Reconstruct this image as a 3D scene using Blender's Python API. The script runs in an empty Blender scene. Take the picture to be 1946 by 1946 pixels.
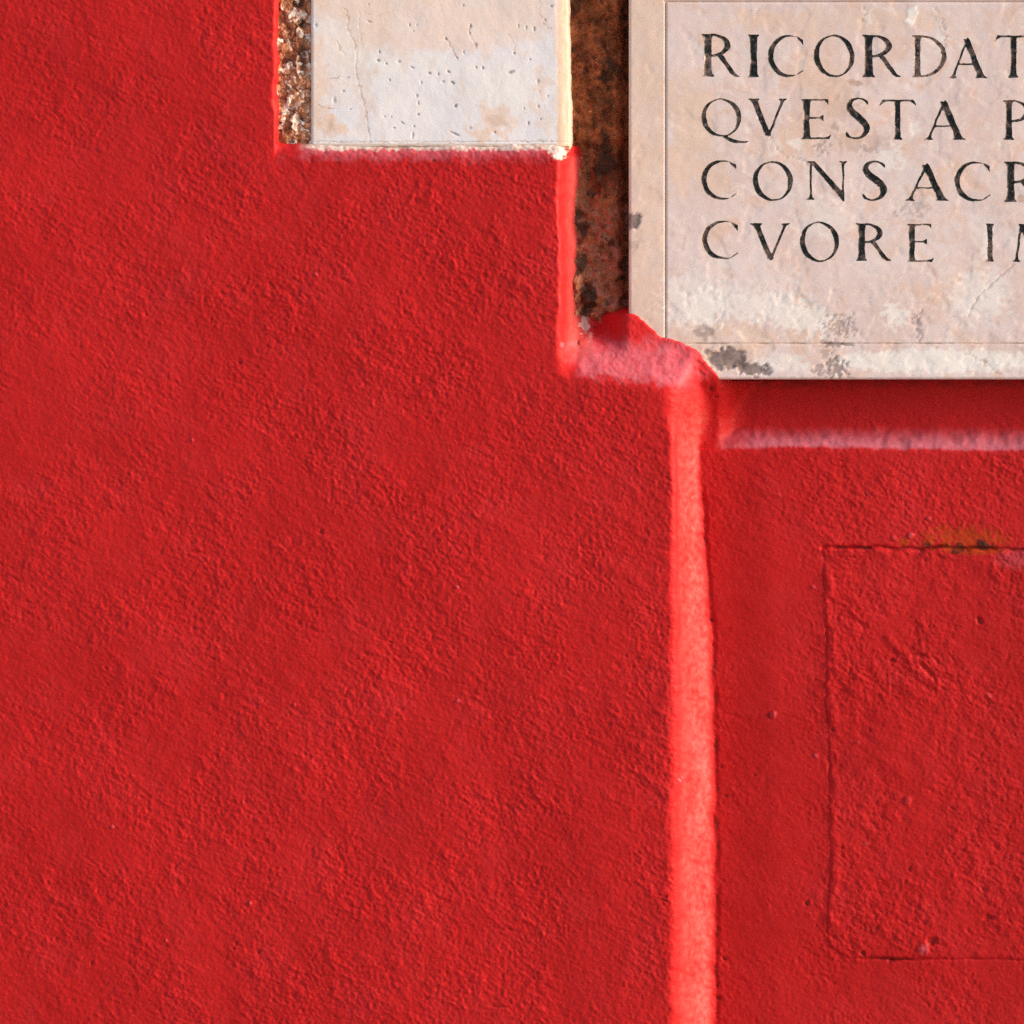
import bpy, math, time
import numpy as np
from mathutils import Vector
from mathutils.geometry import delaunay_2d_cdt

R = math.radians
scene = bpy.context.scene
COL = scene.collection

# ------------------------------------------------------------------ camera
S = 0.00065            # metres per photograph pixel on the wall's front plane
Z0 = 1.75              # height of the picture centre above the pavement
DIST = 3.2             # camera to wall
CAM = np.array([0.42, -DIST, Z0 + 0.22])
FRAME = 1946 * S
cam_data = bpy.data.cameras.new('camera')
cam = bpy.data.objects.new('camera', cam_data)
COL.objects.link(cam)
cam.location = CAM
cam.rotation_euler = (R(90), 0, 0)
cam_data.sensor_width = 36
cam_data.lens = 36 * DIST / FRAME
cam_data.shift_x = -CAM[0] / FRAME
cam_data.shift_y = -(CAM[2] - Z0) / FRAME
cam_data.clip_start = 0.05
cam_data.clip_end = 1500
scene.camera = cam

# ------------------------------------------------------------------ light
SUN_ELEV, SUN_AZ = 15.0, 81.5      # azimuth measured from the wall's normal towards the right
world = bpy.data.worlds.new('World')
scene.world = world
world.use_nodes = True
wn = world.node_tree
for n in list(wn.nodes):
    wn.nodes.remove(n)
sky = wn.nodes.new('ShaderNodeTexSky')
sky.sky_type = 'NISHITA'
sky.sun_disc = False
sky.sun_elevation = R(SUN_ELEV)
sky.sun_rotation = R(180 - SUN_AZ)
sky.air_density = 1.0
sky.dust_density = 1.0
sky.ozone_density = 1.0
bg = wn.nodes.new('ShaderNodeBackground')
bg.inputs['Strength'].default_value = 0.05
wo = wn.nodes.new('ShaderNodeOutputWorld')
wn.links.new(sky.outputs[0], bg.inputs[0])
wn.links.new(bg.outputs[0], wo.inputs[0])

sun_data = bpy.data.lights.new('sun', 'SUN')
sun_data.energy = 1.5
sun_data.angle = R(22)
sun_data.color = (1.0, 0.85, 0.69)
sun = bpy.data.objects.new('sun', sun_data)
COL.objects.link(sun)
to_sun = Vector((math.cos(R(SUN_ELEV)) * math.sin(R(SUN_AZ)),
                 -math.cos(R(SUN_ELEV)) * math.cos(R(SUN_AZ)), math.sin(R(SUN_ELEV))))
sun.rotation_euler = to_sun.to_track_quat('Z', 'Y').to_euler()
sun.location = (3, -2, 4)

scene.view_settings.view_transform = 'Standard'
scene.view_settings.look = 'None'
scene.view_settings.exposure = 2.48
scene.view_settings.gamma = 1
scene.cycles.use_denoising = False
scene.view_settings.use_curve_mapping = False

# ------------------------------------------------------------------ helpers
def P(px, py, h):
    """photograph pixel + height (mm, proud of the wall's front plane) -> world points"""
    px = np.asarray(px, float); py = np.asarray(py, float)
    h = np.asarray(h, float) * 0.001
    x0 = (px - 973) * S; z0 = Z0 + (973 - py) * S
    k = h / DIST
    return np.stack([x0 + (CAM[0] - x0) * k, -h + 0 * x0, z0 + (CAM[2] - z0) * k], -1)

def _hash(ix, iy, seed):
    h = (ix.astype(np.int64) * 374761393 + iy.astype(np.int64) * 668265263 + seed * 974634777) & 0xFFFFFFFF
    h = ((h ^ (h >> 13)) * 1274126177) & 0xFFFFFFFF
    h = ((h ^ (h >> 16)) * 2246822519) & 0xFFFFFFFF
    return h ^ (h >> 15)

def perlin(x, y, seed=0):
    ix = np.floor(x); iy = np.floor(y)
    fx = x - ix; fy = y - iy
    u = fx * fx * fx * (fx * (fx * 6 - 15) + 10); v = fy * fy * fy * (fy * (fy * 6 - 15) + 10)
    def g(ox, oy):
        a = _hash(ix + ox, iy + oy, seed) * (2 * math.pi / 4294967296.0)
        return np.cos(a) * (fx - ox) + np.sin(a) * (fy - oy)
    a = g(0, 0); b = g(1, 0); c = g(0, 1); d = g(1, 1)
    return 1.5 * ((a + (b - a) * u) * (1 - v) + (c + (d - c) * u) * v)

def fbm(x, y, octaves=4, seed=0, gain=0.5):
    r = 0; a = 1.0
    for k in range(octaves):
        r = r + a * perlin(x * 2 ** k, y * 2 ** k, seed + 17 * k); a *= gain
    return r

def worley(x, y, seed=0):
    """distance to nearest and second nearest cell point, and a random value for the nearest cell"""
    ix = np.floor(x); iy = np.floor(y)
    d1 = np.full(x.shape, 9.0); d2 = np.full(x.shape, 9.0); val = np.zeros(x.shape)
    for ox in (-1, 0, 1):
        for oy in (-1, 0, 1):
            hx = _hash(ix + ox, iy + oy, seed) / 4294967296.0
            hy = _hash(ix + ox, iy + oy, seed + 5) / 4294967296.0
            hv = _hash(ix + ox, iy + oy, seed + 9) / 4294967296.0
            d = np.hypot(ix + ox + hx - x, iy + oy + hy - y)
            near = d < d1
            d2 = np.where(near, d1, np.minimum(d2, d))
            val = np.where(near, hv, val)
            d1 = np.where(near, d, d1)
    return d1, d2, val

def ss(a, b, x):
    t = np.clip((x - a) / (b - a), 0, 1)
    return t * t * (3 - 2 * t)

def smin(a, b, k):
    h = np.clip(0.5 + 0.5 * (b - a) / k, 0, 1)
    return b + (a - b) * h - k * h * (1 - h)

def smax(a, b, k):
    return -smin(-a, -b, k)

def blob(x, y, cx, cy, rx, ry=None, ang=0.0):
    """1 at the centre falling to 0 at the rim"""
    ry = ry or rx
    dx = x - cx; dy = y - cy
    if ang:
        c, s_ = math.cos(R(ang)), math.sin(R(ang))
        dx, dy = dx * c + dy * s_, -dx * s_ + dy * c
    return np.clip(1 - (dx / rx) ** 2 - (dy / ry) ** 2, 0, 1)

def seg_dist(x, y, pts):
    d = np.full(np.shape(x), 1e9)
    for (ax, ay), (bx, by) in zip(pts[:-1], pts[1:]):
        vx, vy = bx - ax, by - ay
        t = np.clip(((x - ax) * vx + (y - ay) * vy) / (vx * vx + vy * vy), 0, 1)
        d = np.minimum(d, np.hypot(x - ax - t * vx, y - ay - t * vy))
    return d

def mesh_from(name, verts, faces, mat, parent=None, mask=None, smooth=True):
    """faces: (n,3) or (n,4) array"""
    faces = np.asarray(faces, np.int32)
    n, k = faces.shape
    me = bpy.data.meshes.new(name)
    me.vertices.add(len(verts)); me.vertices.foreach_set('co', np.asarray(verts, np.float32).ravel())
    me.loops.add(n * k); me.loops.foreach_set('vertex_index', faces.ravel())
    me.polygons.add(n); me.polygons.foreach_set('loop_start', np.arange(0, n * k, k, dtype=np.int32))
    if smooth:
        me.polygons.foreach_set('use_smooth', np.ones(n, bool))
    if mask is not None:
        at = me.attributes.new('mask', 'FLOAT_COLOR', 'POINT')
        at.data.foreach_set('color', np.asarray(mask, np.float32).ravel())
    me.update(calc_edges=True)
    me.materials.append(mat)
    o = bpy.data.objects.new(name, me)
    COL.objects.link(o)
    if parent is not None:
        o.parent = parent
        o.matrix_parent_inverse = parent.matrix_basis.inverted()
    return o

def compact(verts, faces, mask=None):
    used, inv = np.unique(faces, return_inverse=True)
    return verts[used], inv.reshape(faces.shape), (mask[used] if mask is not None else None)

def grid_faces(ny, nx):
    i = np.arange(ny * nx).reshape(ny, nx)
    # picture y runs down, so this winding faces the camera
    return np.stack([i[:-1, :-1], i[1:, :-1], i[1:, 1:], i[:-1, 1:]], -1).reshape(-1, 4)

def empty(name, loc, label, cat):
    o = bpy.data.objects.new(name, None)
    COL.objects.link(o)
    o.location = loc
    o['label'] = label; o['category'] = cat
    bpy.context.view_layer.update()
    return o

def box_mesh(name, lo, hi, mat, parent=None):
    (x0, y0, z0), (x1, y1, z1) = lo, hi
    v = [(x0, y0, z0), (x1, y0, z0), (x1, y1, z0), (x0, y1, z0), (x0, y0, z1), (x1, y0, z1), (x1, y1, z1), (x0, y1, z1)]
    f = [(3, 2, 1, 0), (4, 5, 6, 7), (0, 1, 5, 4), (1, 2, 6, 5), (2, 3, 7, 6), (3, 0, 4, 7)]
    return mesh_from(name, v, f, mat, parent, smooth=False)

# ------------------------------------------------------------------ materials
class NT:
    def __init__(self, name, rough=0.7, spec=0.4):
        self.m = bpy.data.materials.new(name); self.m.use_nodes = True
        self.t = self.m.node_tree
        self.b = self.t.nodes['Principled BSDF']
        self.b.inputs['Roughness'].default_value = rough
        self.b.inputs['Specular IOR Level'].default_value = spec
        self.tc = self.n('ShaderNodeTexCoord')
        self.coord = self.tc.outputs['Object']
        self.att = None
    def n(self, kind, **kw):
        nd = self.t.nodes.new(kind)
        for k, v in kw.items():
            setattr(nd, k, v)
        return nd
    def link(self, a, b): self.t.links.new(a, b)
    def noise(self, scale, detail=4, rough=0.55, dist=0.0, stretch=None, off=(0, 0, 0)):
        mp = self.n('ShaderNodeMapping')
        mp.inputs['Location'].default_value = off
        if stretch: mp.inputs['Scale'].default_value = stretch
        self.link(self.coord, mp.inputs[0])
        nd = self.n('ShaderNodeTexNoise')
        nd.inputs['Scale'].default_value = scale; nd.inputs['Detail'].default_value = detail
        nd.inputs['Roughness'].default_value = rough; nd.inputs['Distortion'].default_value = dist
        self.link(mp.outputs[0], nd.inputs['Vector'])
        return nd.outputs['Fac']
    def ramp(self, fac, a, b, v0=0.0, v1=1.0):
        nd = self.n('ShaderNodeMapRange'); nd.interpolation_type = 'SMOOTHSTEP'
        nd.inputs['From Min'].default_value = a; nd.inputs['From Max'].default_value = b
        nd.inputs['To Min'].default_value = v0; nd.inputs['To Max'].default_value = v1
        self.link(fac, nd.inputs['Value'])
        return nd.outputs[0]
    def mul(self, a, b):
        nd = self.n('ShaderNodeMath', operation='MULTIPLY')
        for k, v in ((0, a), (1, b)):
            if isinstance(v, (int, float)): nd.inputs[k].default_value = v
            else: self.link(v, nd.inputs[k])
        return nd.outputs[0]
    def mix(self, fac, a, b):
        nd = self.n('ShaderNodeMix', data_type='RGBA')
        for sock, v in ((nd.inputs[0], fac), (nd.inputs[6], a), (nd.inputs[7], b)):
            if isinstance(v, (int, float)): sock.default_value = v
            elif isinstance(v, tuple): sock.default_value = (*v, 1)
            else: self.link(v, sock)
        return nd.outputs[2]
    def mask(self, ch):
        if self.att is None:
            self.att = self.n('ShaderNodeAttribute', attribute_name='mask')
            self.sep = self.n('ShaderNodeSeparateColor')
            self.link(self.att.outputs['Color'], self.sep.inputs[0])
        return self.att.outputs['Alpha'] if ch == 3 else self.sep.outputs[ch]
    def bump(self, fac, strength, dist):
        nd = self.n('ShaderNodeBump')
        nd.inputs['Strength'].default_value = strength; nd.inputs['Distance'].default_value = dist
        self.link(fac, nd.inputs['Height'])
        if self.b.inputs['Normal'].is_linked:
            self.link(self.b.inputs['Normal'].links[0].from_socket, nd.inputs['Normal'])
        self.link(nd.outputs[0], self.b.inputs['Normal'])
    def color(self, c): self.link(c, self.b.inputs['Base Color'])

def red_paint():
    # mask: r = painted sky light and pale lumps, g = bare pale plaster and painted sunlight, b = rust and painted lit rim, a = dirt and dark marks
    t = NT('red_limewash', 0.6, 0.12)
    big = t.noise(5.0, 5, 0.55)
    c = t.mix(t.ramp(big, 0.3, 0.7), (0.445, 0.0095, 0.0098), (0.500, 0.0125, 0.0125))
    mid = t.noise(38, 5, 0.6, 0.4)
    c = t.mix(t.ramp(mid, 0.5, 0.78, 0, 0.45), c, (0.52, 0.021, 0.023))
    c = t.mix(t.ramp(t.noise(13, 5, 0.6, 0.3, off=(6, 0, 2)), 0.45, 0.75, 0, 0.28), c, (0.53, 0.024, 0.030))
    fine = t.noise(420, 3, 0.6)
    c = t.mix(t.ramp(fine, 0.61, 0.72, 0, 0.6), c, (0.62, 0.055, 0.058))  # specular glints painted as random light pink flecks
    c = t.mix(t.ramp(t.noise(300, 3, 0.6, off=(3, 1, 2)), 0.58, 0.78, 0, 0.55), c, (0.37, 0.007, 0.007))
    c = t.mix(t.mask(0), c, (0.57, 0.15, 0.19))
    c = t.mix(t.mask(2), c, (0.42, 0.036, 0.006))
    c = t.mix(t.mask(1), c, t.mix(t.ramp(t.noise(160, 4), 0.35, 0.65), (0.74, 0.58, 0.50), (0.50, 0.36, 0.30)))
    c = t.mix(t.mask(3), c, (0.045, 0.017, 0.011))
    t.color(c)
    t.link(t.ramp(mid, 0.3, 0.7, 0.52, 0.66), t.b.inputs['Roughness'])
    t.bump(t.noise(900, 3, 0.6), 0.28, 0.0006)
    t.bump(t.noise(260, 4, 0.6, 0.5, stretch=(1, 1, 1.7)), 0.25, 0.0012)
    return t.m

def marble_plaque_mat():
    # mask: r = dark broken patch, g = cream chips / fillers, b = brown stain, a = peach tint
    t = NT('inscribed_marble', 0.55, 0.35)
    c = t.mix(t.ramp(t.noise(9, 5, 0.6, 0.8), 0.32, 0.68), (0.72, 0.53, 0.485), (0.76, 0.615, 0.59))
    c = t.mix(t.ramp(t.noise(22, 5, 0.6, 1.2, off=(4, 0, 1)), 0.46, 0.66, 0, 0.8), c, (0.74, 0.49, 0.385))
    c = t.mix(t.ramp(t.noise(48, 6, 0.62, 1.5, off=(1, 0, 7)), 0.53, 0.66, 0, 0.5), c, (0.82, 0.70, 0.62))
    c = t.mix(t.ramp(t.noise(15, 6, 0.65, 1.0, off=(9, 0, 3), stretch=(2.2, 1, 0.8)), 0.55, 0.7, 0, 0.5), c, (0.62, 0.48, 0.47))
    c = t.mix(t.ramp(t.noise(130, 5, 0.65), 0.64, 0.74, 0, 0.35), c, (0.46, 0.32, 0.25))
    c = t.mix(t.mask(3), c, (0.75, 0.53, 0.41))
    c = t.mix(t.mask(1), c, (0.87, 0.79, 0.73))
    c = t.mix(t.mask(2), c, (0.38, 0.20, 0.12))
    c = t.mix(t.mask(0), c, t.mix(t.ramp(t.noise(120, 4), 0.35, 0.65), (0.155, 0.10, 0.085), (0.27, 0.19, 0.175)))
    t.color(c)
    t.bump(t.noise(180, 6, 0.62, 0.6), 0.08, 0.0010)
    t.bump(t.noise(700, 3, 0.6), 0.15, 0.0004)
    return t.m

def letter_mat():
    # mask r = paint worn off
    t = NT('dark_letter_paint', 0.6, 0.3)
    paint = t.mix(t.ramp(t.noise(90, 4, 0.6), 0.45, 0.7), (0.036, 0.042, 0.039), (0.115, 0.080, 0.068))
    worn = t.mix(t.ramp(t.noise(200, 4), 0.4, 0.6), (0.40, 0.24, 0.18), (0.62, 0.44, 0.36))
    w = t.n('ShaderNodeMath', operation='ADD')
    t.link(t.ramp(t.noise(260, 4, 0.65, 0.5), 0.54, 0.70, 0, 0.85), w.inputs[0]); t.link(t.mask(0), w.inputs[1]); w.use_clamp = True
    t.color(t.mix(w.outputs[0], paint, worn))
    t.bump(t.noise(600, 3), 0.2, 0.0004)
    return t.m

def block_mat():
    # mask: r = pits, g = peach stain, b = brown line, a = cream edge
    t = NT('pale_marble', 0.5, 0.4)
    c = t.mix(t.ramp(t.noise(8, 5, 0.6, 0.8), 0.35, 0.65), (0.80, 0.73, 0.755), (0.83, 0.755, 0.735))
    c = t.mix(t.ramp(t.noise(26, 6, 0.62, 1.0, off=(2, 0, 5), stretch=(1.5, 1, 0.7)), 0.52, 0.72, 0, 0.6), c, (0.77, 0.61, 0.53))
    c = t.mix(t.mul(t.mask(1), t.ramp(t.noise(20, 6, 0.65, 1.0), 0.25, 0.6, 0.45, 1.0)), c, (0.82, 0.585, 0.465))
    c = t.mix(t.ramp(t.noise(120, 5, 0.65, off=(0, 0, 2)), 0.66, 0.74, 0, 0.35), c, (0.52, 0.42, 0.38))
    c = t.mix(t.mask(3), c, (0.55, 0.36, 0.235))
    c = t.mix(t.mask(2), c, (0.42, 0.25, 0.15))
    c = t.mix(t.mask(0), c, (0.21, 0.17, 0.165))
    t.color(c)
    t.bump(t.noise(160, 6, 0.6, 0.4), 0.05, 0.0009)
    t.bump(t.noise(650, 3), 0.07, 0.0004)
    return t.m

def rough_mat():
    # mask: r = random grain value, g = dark brown in the gaps between grains and in the holes
    t = NT('broken_stone', 0.75, 0.3)
    c = t.mix(t.ramp(t.mask(0), 0.15, 0.5), (0.24, 0.058, 0.022), (0.50, 0.19, 0.09))
    c = t.mix(t.ramp(t.mask(0), 0.58, 0.9), c, (0.86, 0.66, 0.54))
    c = t.mix(t.ramp(t.noise(70, 4), 0.5, 0.7, 0, 0.5), c, (0.42, 0.15, 0.09))
    c = t.mix(t.mask(1), c, (0.085, 0.026, 0.013))
    t.color(c)
    t.bump(t.noise(350, 5, 0.6), 0.5, 0.0015)
    return t.m

def mortar_mat():
    # mask: r = pale / red flecks low in the joint, g = dark clots
    t = NT('brown_mortar', 0.85, 0.15)
    c = t.mix(t.ramp(t.noise(24, 6, 0.65, 0.8), 0.36, 0.64), (0.125, 0.032, 0.012), (0.37, 0.115, 0.046))
    c = t.mix(t.ramp(t.noise(60, 5, 0.65, 0.5, off=(2, 0, 0)), 0.52, 0.72, 0, 0.8), c, (0.46, 0.115, 0.055))
    c = t.mix(t.ramp(t.noise(75, 5, 0.65, off=(5, 0, 0)), 0.55, 0.7, 0, 0.8), c, (0.060, 0.030, 0.017))
    c = t.mix(t.ramp(t.noise(150, 5, 0.65, off=(7, 0, 0)), 0.62, 0.72, 0, 0.85), c, (0.58, 0.22, 0.11))
    c = t.mix(t.mul(t.mask(0), t.ramp(t.noise(85, 5, 0.65, off=(1, 0, 9)), 0.42, 0.6)), c, (0.42, 0.17, 0.11))
    c = t.mix(t.mask(1), c, (0.030, 0.020, 0.014))
    t.color(c)
    t.bump(t.noise(210, 6, 0.65), 0.7, 0.002)
    return t.m

def pave_mat():
    t = NT('pavement_stone', 0.8, 0.3)
    t.color(t.mix(t.ramp(t.noise(3, 6), 0.3, 0.7), (0.24, 0.22, 0.20), (0.36, 0.33, 0.30)))
    t.bump(t.noise(40, 5), 0.4, 0.004)
    return t.m

M_RED, M_PLAQUE, M_LETTER, M_BLOCK, M_ROUGH, M_MORTAR, M_PAVE = (
    red_paint(), marble_plaque_mat(), letter_mat(), block_mat(), rough_mat(), mortar_mat(), pave_mat())

# ------------------------------------------------------------------ ground
pv = mesh_from('pavement', [(-300, -300, 0), (300, -300, 0), (300, 300, 0), (-300, 300, 0)], [(0, 1, 2, 3)], M_PAVE)
pv['kind'] = 'structure'

# ------------------------------------------------------------------ the red wall
H_FACE, H_ROUGH, H_MORTAR, H_PLAQUE = -9.0, -13.0, -66.0, -36.0
H_PANEL, H_BAND = -64.0, -100.0

wall = empty('red_wall', (0, 0, 0),
             'red painted rough plaster wall stepping down around a marble block and an inscribed plaque', 'wall')
wall['kind'] = 'thing'

def axis(lo, hi, step, far_lo, far_hi, growth=1.16):
    core = np.arange(lo, hi + 0.01, step)
    def tail(start, stop):
        out = []; d = step; x = start
        sgn = 1 if stop > start else -1
        while (stop - x) * sgn > 0:
            d = min(d * growth, 60); x += d * sgn; out.append(x)
        out[-1] = stop
        return out
    return np.array(tail(lo, far_lo)[::-1] + list(core) + tail(hi, far_hi))

GROUND_PX = 973 + Z0 / S
gx = axis(-30, 1976, 2.05, -1500, 3500)
gy = axis(-30, 1976, 2.05, -1300, GROUND_PX)
X, Y = np.meshgrid(gx, gy)
inside = ss(-200, -30, X) * ss(2150, 1976, X) * ss(-200, -30, Y) * ss(2150, 1976, Y)

# wobble of the hand-worked edges
wob = fbm(X / 90, Y / 90, 3, 3) * 5 + fbm(X / 22, Y / 22, 2, 8) * 1.6
Xw = X + wob; Yw = Y + fbm(X / 80, Y / 80, 3, 41) * 4 + fbm(X / 22, Y / 22, 2, 44) * 1.6

def prof(t, r=0.16):
    """straight splay with rounded arris and rounded foot"""
    t = np.clip(t, -0.5, 1.5)
    return smax(smin(t, np.ones_like(t), r), np.zeros_like(t), r)

topcut = (Y + 120) / 25
# A: pocket of the marble block
tA = np.minimum(np.minimum((Xw - 522) / 22, (299 - Yw) / 26), topcut + 1)
hA = -38 * prof(tA, 0.25)
hA = np.where(Y > 200, smax(hA, -38 * np.interp(299 - Yw, [-20, 0, 20, 27, 40], [-0.1, 0, 0.24, 0.33, 1.3]) * np.clip(tA, 0, 1) ** 0.3, 2.0), hA)
# B: joint between block and plaque, with its ledge
tBx = (Xw - 1064 + 58 * ss(280, 262, Y)) / 60
ledge = np.interp(712 + 0.12 * np.clip(X - 1090, 0, 260) - Yw, [-40, 0, 64, 118, 160], [-0.3, 0.0, 0.275, 0.665, 1.2])
tB = np.minimum(smin(tBx, ledge, 0.36) + 0.03, topcut)
hB = -106 * prof(tB, 0.10)
# C: big recess on the right
wC = np.interp(Y, [600, 700, 722, 760, 795, 830, 900, 1050, 1230, 1500, 2200], [165, 165, 165, 125, 80, 52, 48, 55, 68, 73, 72])
xl = np.interp(Y, [600, 720, 900, 2200], [1280, 1280, 1285, 1287])
tC = np.minimum((X + wob * 0.75 - xl) / wC, topcut)
tC = np.minimum(tC, (2680 - X) / 60)
tq = np.clip(tC, -0.5, 1.0)
# a coved splay: steep at the arris, easing towards its foot
pC = np.where(tq > 0, 1 - (1 - np.clip(tq, 0, 1)) ** 1.75, 1.75 * tq)
hC = H_PANEL * smax(pC, np.zeros_like(pC), 0.48)
# deeper band under the plaque and its sloping ledge
tL = np.minimum((853 - Yw - 0.004 * (X - 1350)) / 38, (X - 1306) / 95)
tL = np.minimum(np.minimum(tL, topcut), (2660 - X) / 50)
band = (H_BAND - H_PANEL) * prof(tL, 0.3)
hC = hC + band
h = smin(smin(hA, hB, 3.0), hC, 9.0)
# plaster smeared over the plaque's lower corner
line = [(1150, 568), (1197, 590), (1257, 642), (1276, 645), (1325, 665), (1343, 692), (1362, 712), (1378, 724)]
lx = np.array([p[0] for p in line]); ly = np.array([p[1] for p in line])
sd = seg_dist(X, Y, line)
side = np.where(Y > np.interp(X, lx, ly), 1.0, -1.0)
sd = sd * side + fbm(X / 14, Y / 14, 3, 77) * 2.2
lump = np.where(sd > 0, H_PLAQUE + 2.0 + 0.13 * np.minimum(sd, 60), H_PLAQUE + 2.0 + 1.2 * np.maximum(sd, -60))
lump = lump - 50 * ss(704, 800, Y) - 50 * ss(1198, 1118, X) * ss(690, 620, Y) - 70 * ss(1360, 1450, X) - 120 * ss(600, 560, Y)
near_lump = (np.abs(X - 1255) < 260) & (np.abs(Y - 670) < 220)
h = np.where(near_lump, smax(h, lump, 8.0), h)
cut = H_PLAQUE + 2 + np.where(sd > 0, 3.0 * sd, 1.4 * np.maximum(sd, -60))
h = np.where((X > 1198) & (X < 1430) & (Y < 726) & (Y > 560), smin(h, cut, 5.0), h)

dfoot = X + wob * 0.75 - xl - wC
h = h - 4.0 * ss(130, 0, dfoot) * ss(-25, 0, dfoot) * ss(860, 960, Y)
steep = np.hypot(*np.gradient(h, gy, gx))                 # mm per pixel
# --- plaster relief
rx = X * math.cos(R(28)) + Y * math.sin(R(28)); ry = -X * math.sin(R(28)) + Y * math.cos(R(28))
wx = rx + fbm(X / 50, Y / 50, 2, 101) * 6; wy = ry + fbm(X / 50, Y / 50, 2, 111) * 5
patch = ss(-0.6, 0.5, fbm(X / 150, Y / 150, 3, 121))      # where the texture is coarse or worn smooth
n1 = perlin(wx / 24, wy / 15, 131); n2 = perlin(wx / 12.5, wy / 8.5, 141); n3 = perlin(X / 6.2, Y / 5.6, 151)
n4 = perlin(wx / 9.5, wy / 6.0, 155)
stip = 0.42 * n1 + 0.60 * np.maximum(n2, -0.22) + 0.55 * n3 + 1.0 * np.maximum(0, n4 - 0.18)
ridge = np.maximum(0, perlin(wx / 21, wy / 9.5, 161) - 0.30) * 1.5
pits = -np.maximum(0, perlin(wx / 14, wy / 10, 171) - 0.40) * 2.2
smooth_right = ss(1330, 1420, X) * ss(1600, 1480, X) * ss(820, 1000, Y)
left_soft = 0.65 + 0.35 * ss(-100, 900, X + 0.2 * Y)
amp = (0.45 + 0.55 * patch) * (1 - 0.5 * smooth_right) * left_soft
relief = (1.0 * stip + 0.45 * ridge + pits + 1.3 * np.maximum(0, perlin(wx / 44, wy / 30, 158) - 0.12)) * amp * 0.86
relief = relief * (1 - 0.68 * ss(0.25, 0.75, steep))
waves = fbm(X / 300, Y / 260, 3, 181) * 1.3 + fbm(X / 75, Y / 65, 2, 191) * 0.22
h = h + (relief * (0.3 + 0.7 * inside)) + waves

mask = np.zeros(X.shape + (4,))
grain = perlin(X / 7, Y / 7, 201); grain2 = fbm(X / 16, Y / 16, 3, 211)

# --- hatch that was plastered and painted over
hx = np.interp(Y, [1030, 1100, 1180, 1260, 1330, 1400, 1520, 1640, 1770, 1800, 1850],
               [1562, 1567, 1570, 1573, 1569, 1576, 1577, 1580, 1572, 1578, 1600]) + perlin(Y / 12, Y * 0 + 0.5, 221) * 2.5
top_y = 1042 + perlin(X / 30, X * 0 + .3, 231) * 4 + ss(1850, 1950, X) * 2
bot_y = 1822 + perlin(X / 30, X * 0 + .7, 241) * 3
corner = [(1573, 1775), (1580, 1795), (1596, 1812), (1620, 1822)]
in_hatch = (X > hx) & (Y > top_y) & (Y < bot_y - np.maximum(0, 42 - (X - hx)) ** 2 * 0.014) & (X < 2380)
dl = np.abs(X - hx) + 60 * ((Y < top_y - 4) | (Y > 1790))
dt = np.abs(Y - top_y) + 60 * (X < 1560)
db = np.abs(Y - bot_y) + 60 * (X < 1612)
dcor = seg_dist(X, Y, corner)
gl = ss(4.6, 0.6, np.minimum(dl, dcor)) * (0.10 + 0.90 * ss(-0.25, 0.5, perlin(Y / 38, X * 0 + 3.3, 251)))
gt = ss(5.5, 0.8, dt) * (0.55 + 0.45 * ss(-0.2, 0.2, perlin(X / 40, X * 0 + 1.3, 261))) * ss(1556, 1566, X)
gb = ss(4.5, 0.8, db) * (0.35 + 0.65 * blob(X, Y, 1695, 1822, 75, 40)) * ss(1612, 1640, X)
groove = np.maximum(np.maximum(gl * 1.4, gt * 3.8), gb * 3.0)
h = h - groove * ss(2400, 2300, X)
h = h + 0.9 * ss(13, 3, np.abs(X - hx - 9)) * in_hatch * (0.5 + fbm(X / 25, Y / 40, 2, 613))
h = h + 1.0 * ss(14, 3, np.abs(Y - top_y - 10)) * in_hatch * ss(2200, 2000, X) * (0.5 + fbm(X / 40, Y / 25, 2, 615))
h = h + (0.8 + 0.6 * fbm(X / 46, Y / 40, 3, 611) + 0.12 * relief) * in_hatch
h = h + 2.0 * blob(X, Y, 1930, 1075, 90, 34) - 1.5 * blob(X, Y, 1830, 1010, 70, 22)
# dark gap of the hatch's top joint, rust round it
mask[..., 3] = np.maximum(mask[..., 3], 0.75 * gt ** 2 * ss(1570, 1600, X) * ss(-0.35, 0.15, perlin(X / 24, Y * 0, 271)))
mask[..., 3] = np.maximum(mask[..., 3], 0.6 * gb ** 2 * blob(X, Y, 1690, 1822, 70, 40))
rust = blob(X + 14 * grain2, Y + 10 * grain, 1836, 1024, 100, 30) * ss(-0.6, 0.35, grain2 + 0.6 * grain + 0.1) + 0.9 * blob(X, Y, 1718, 1030, 12, 10)
rust = np.maximum(rust, 0.7 * blob(X, Y, 1850, 1046, 70, 10))
mask[..., 2] = np.clip(rust * 1.9, 0, 0.95)
for (cx, cy, r, a) in [(1866, 1030, 10, .9), (1873, 1037, 14, .9), (1822, 1041, 13, .7), (1800, 1040, 8, .5), (1765, 1039, 8, .8)]:
    b = blob(X + 7 * grain, Y + 7 * grain2, cx, cy, r * 1.1, r * 0.6)
    mask[..., 3] = np.maximum(mask[..., 3], a * ss(0.1, 0.5, b))
    h = h + 0.8 * b

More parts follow.
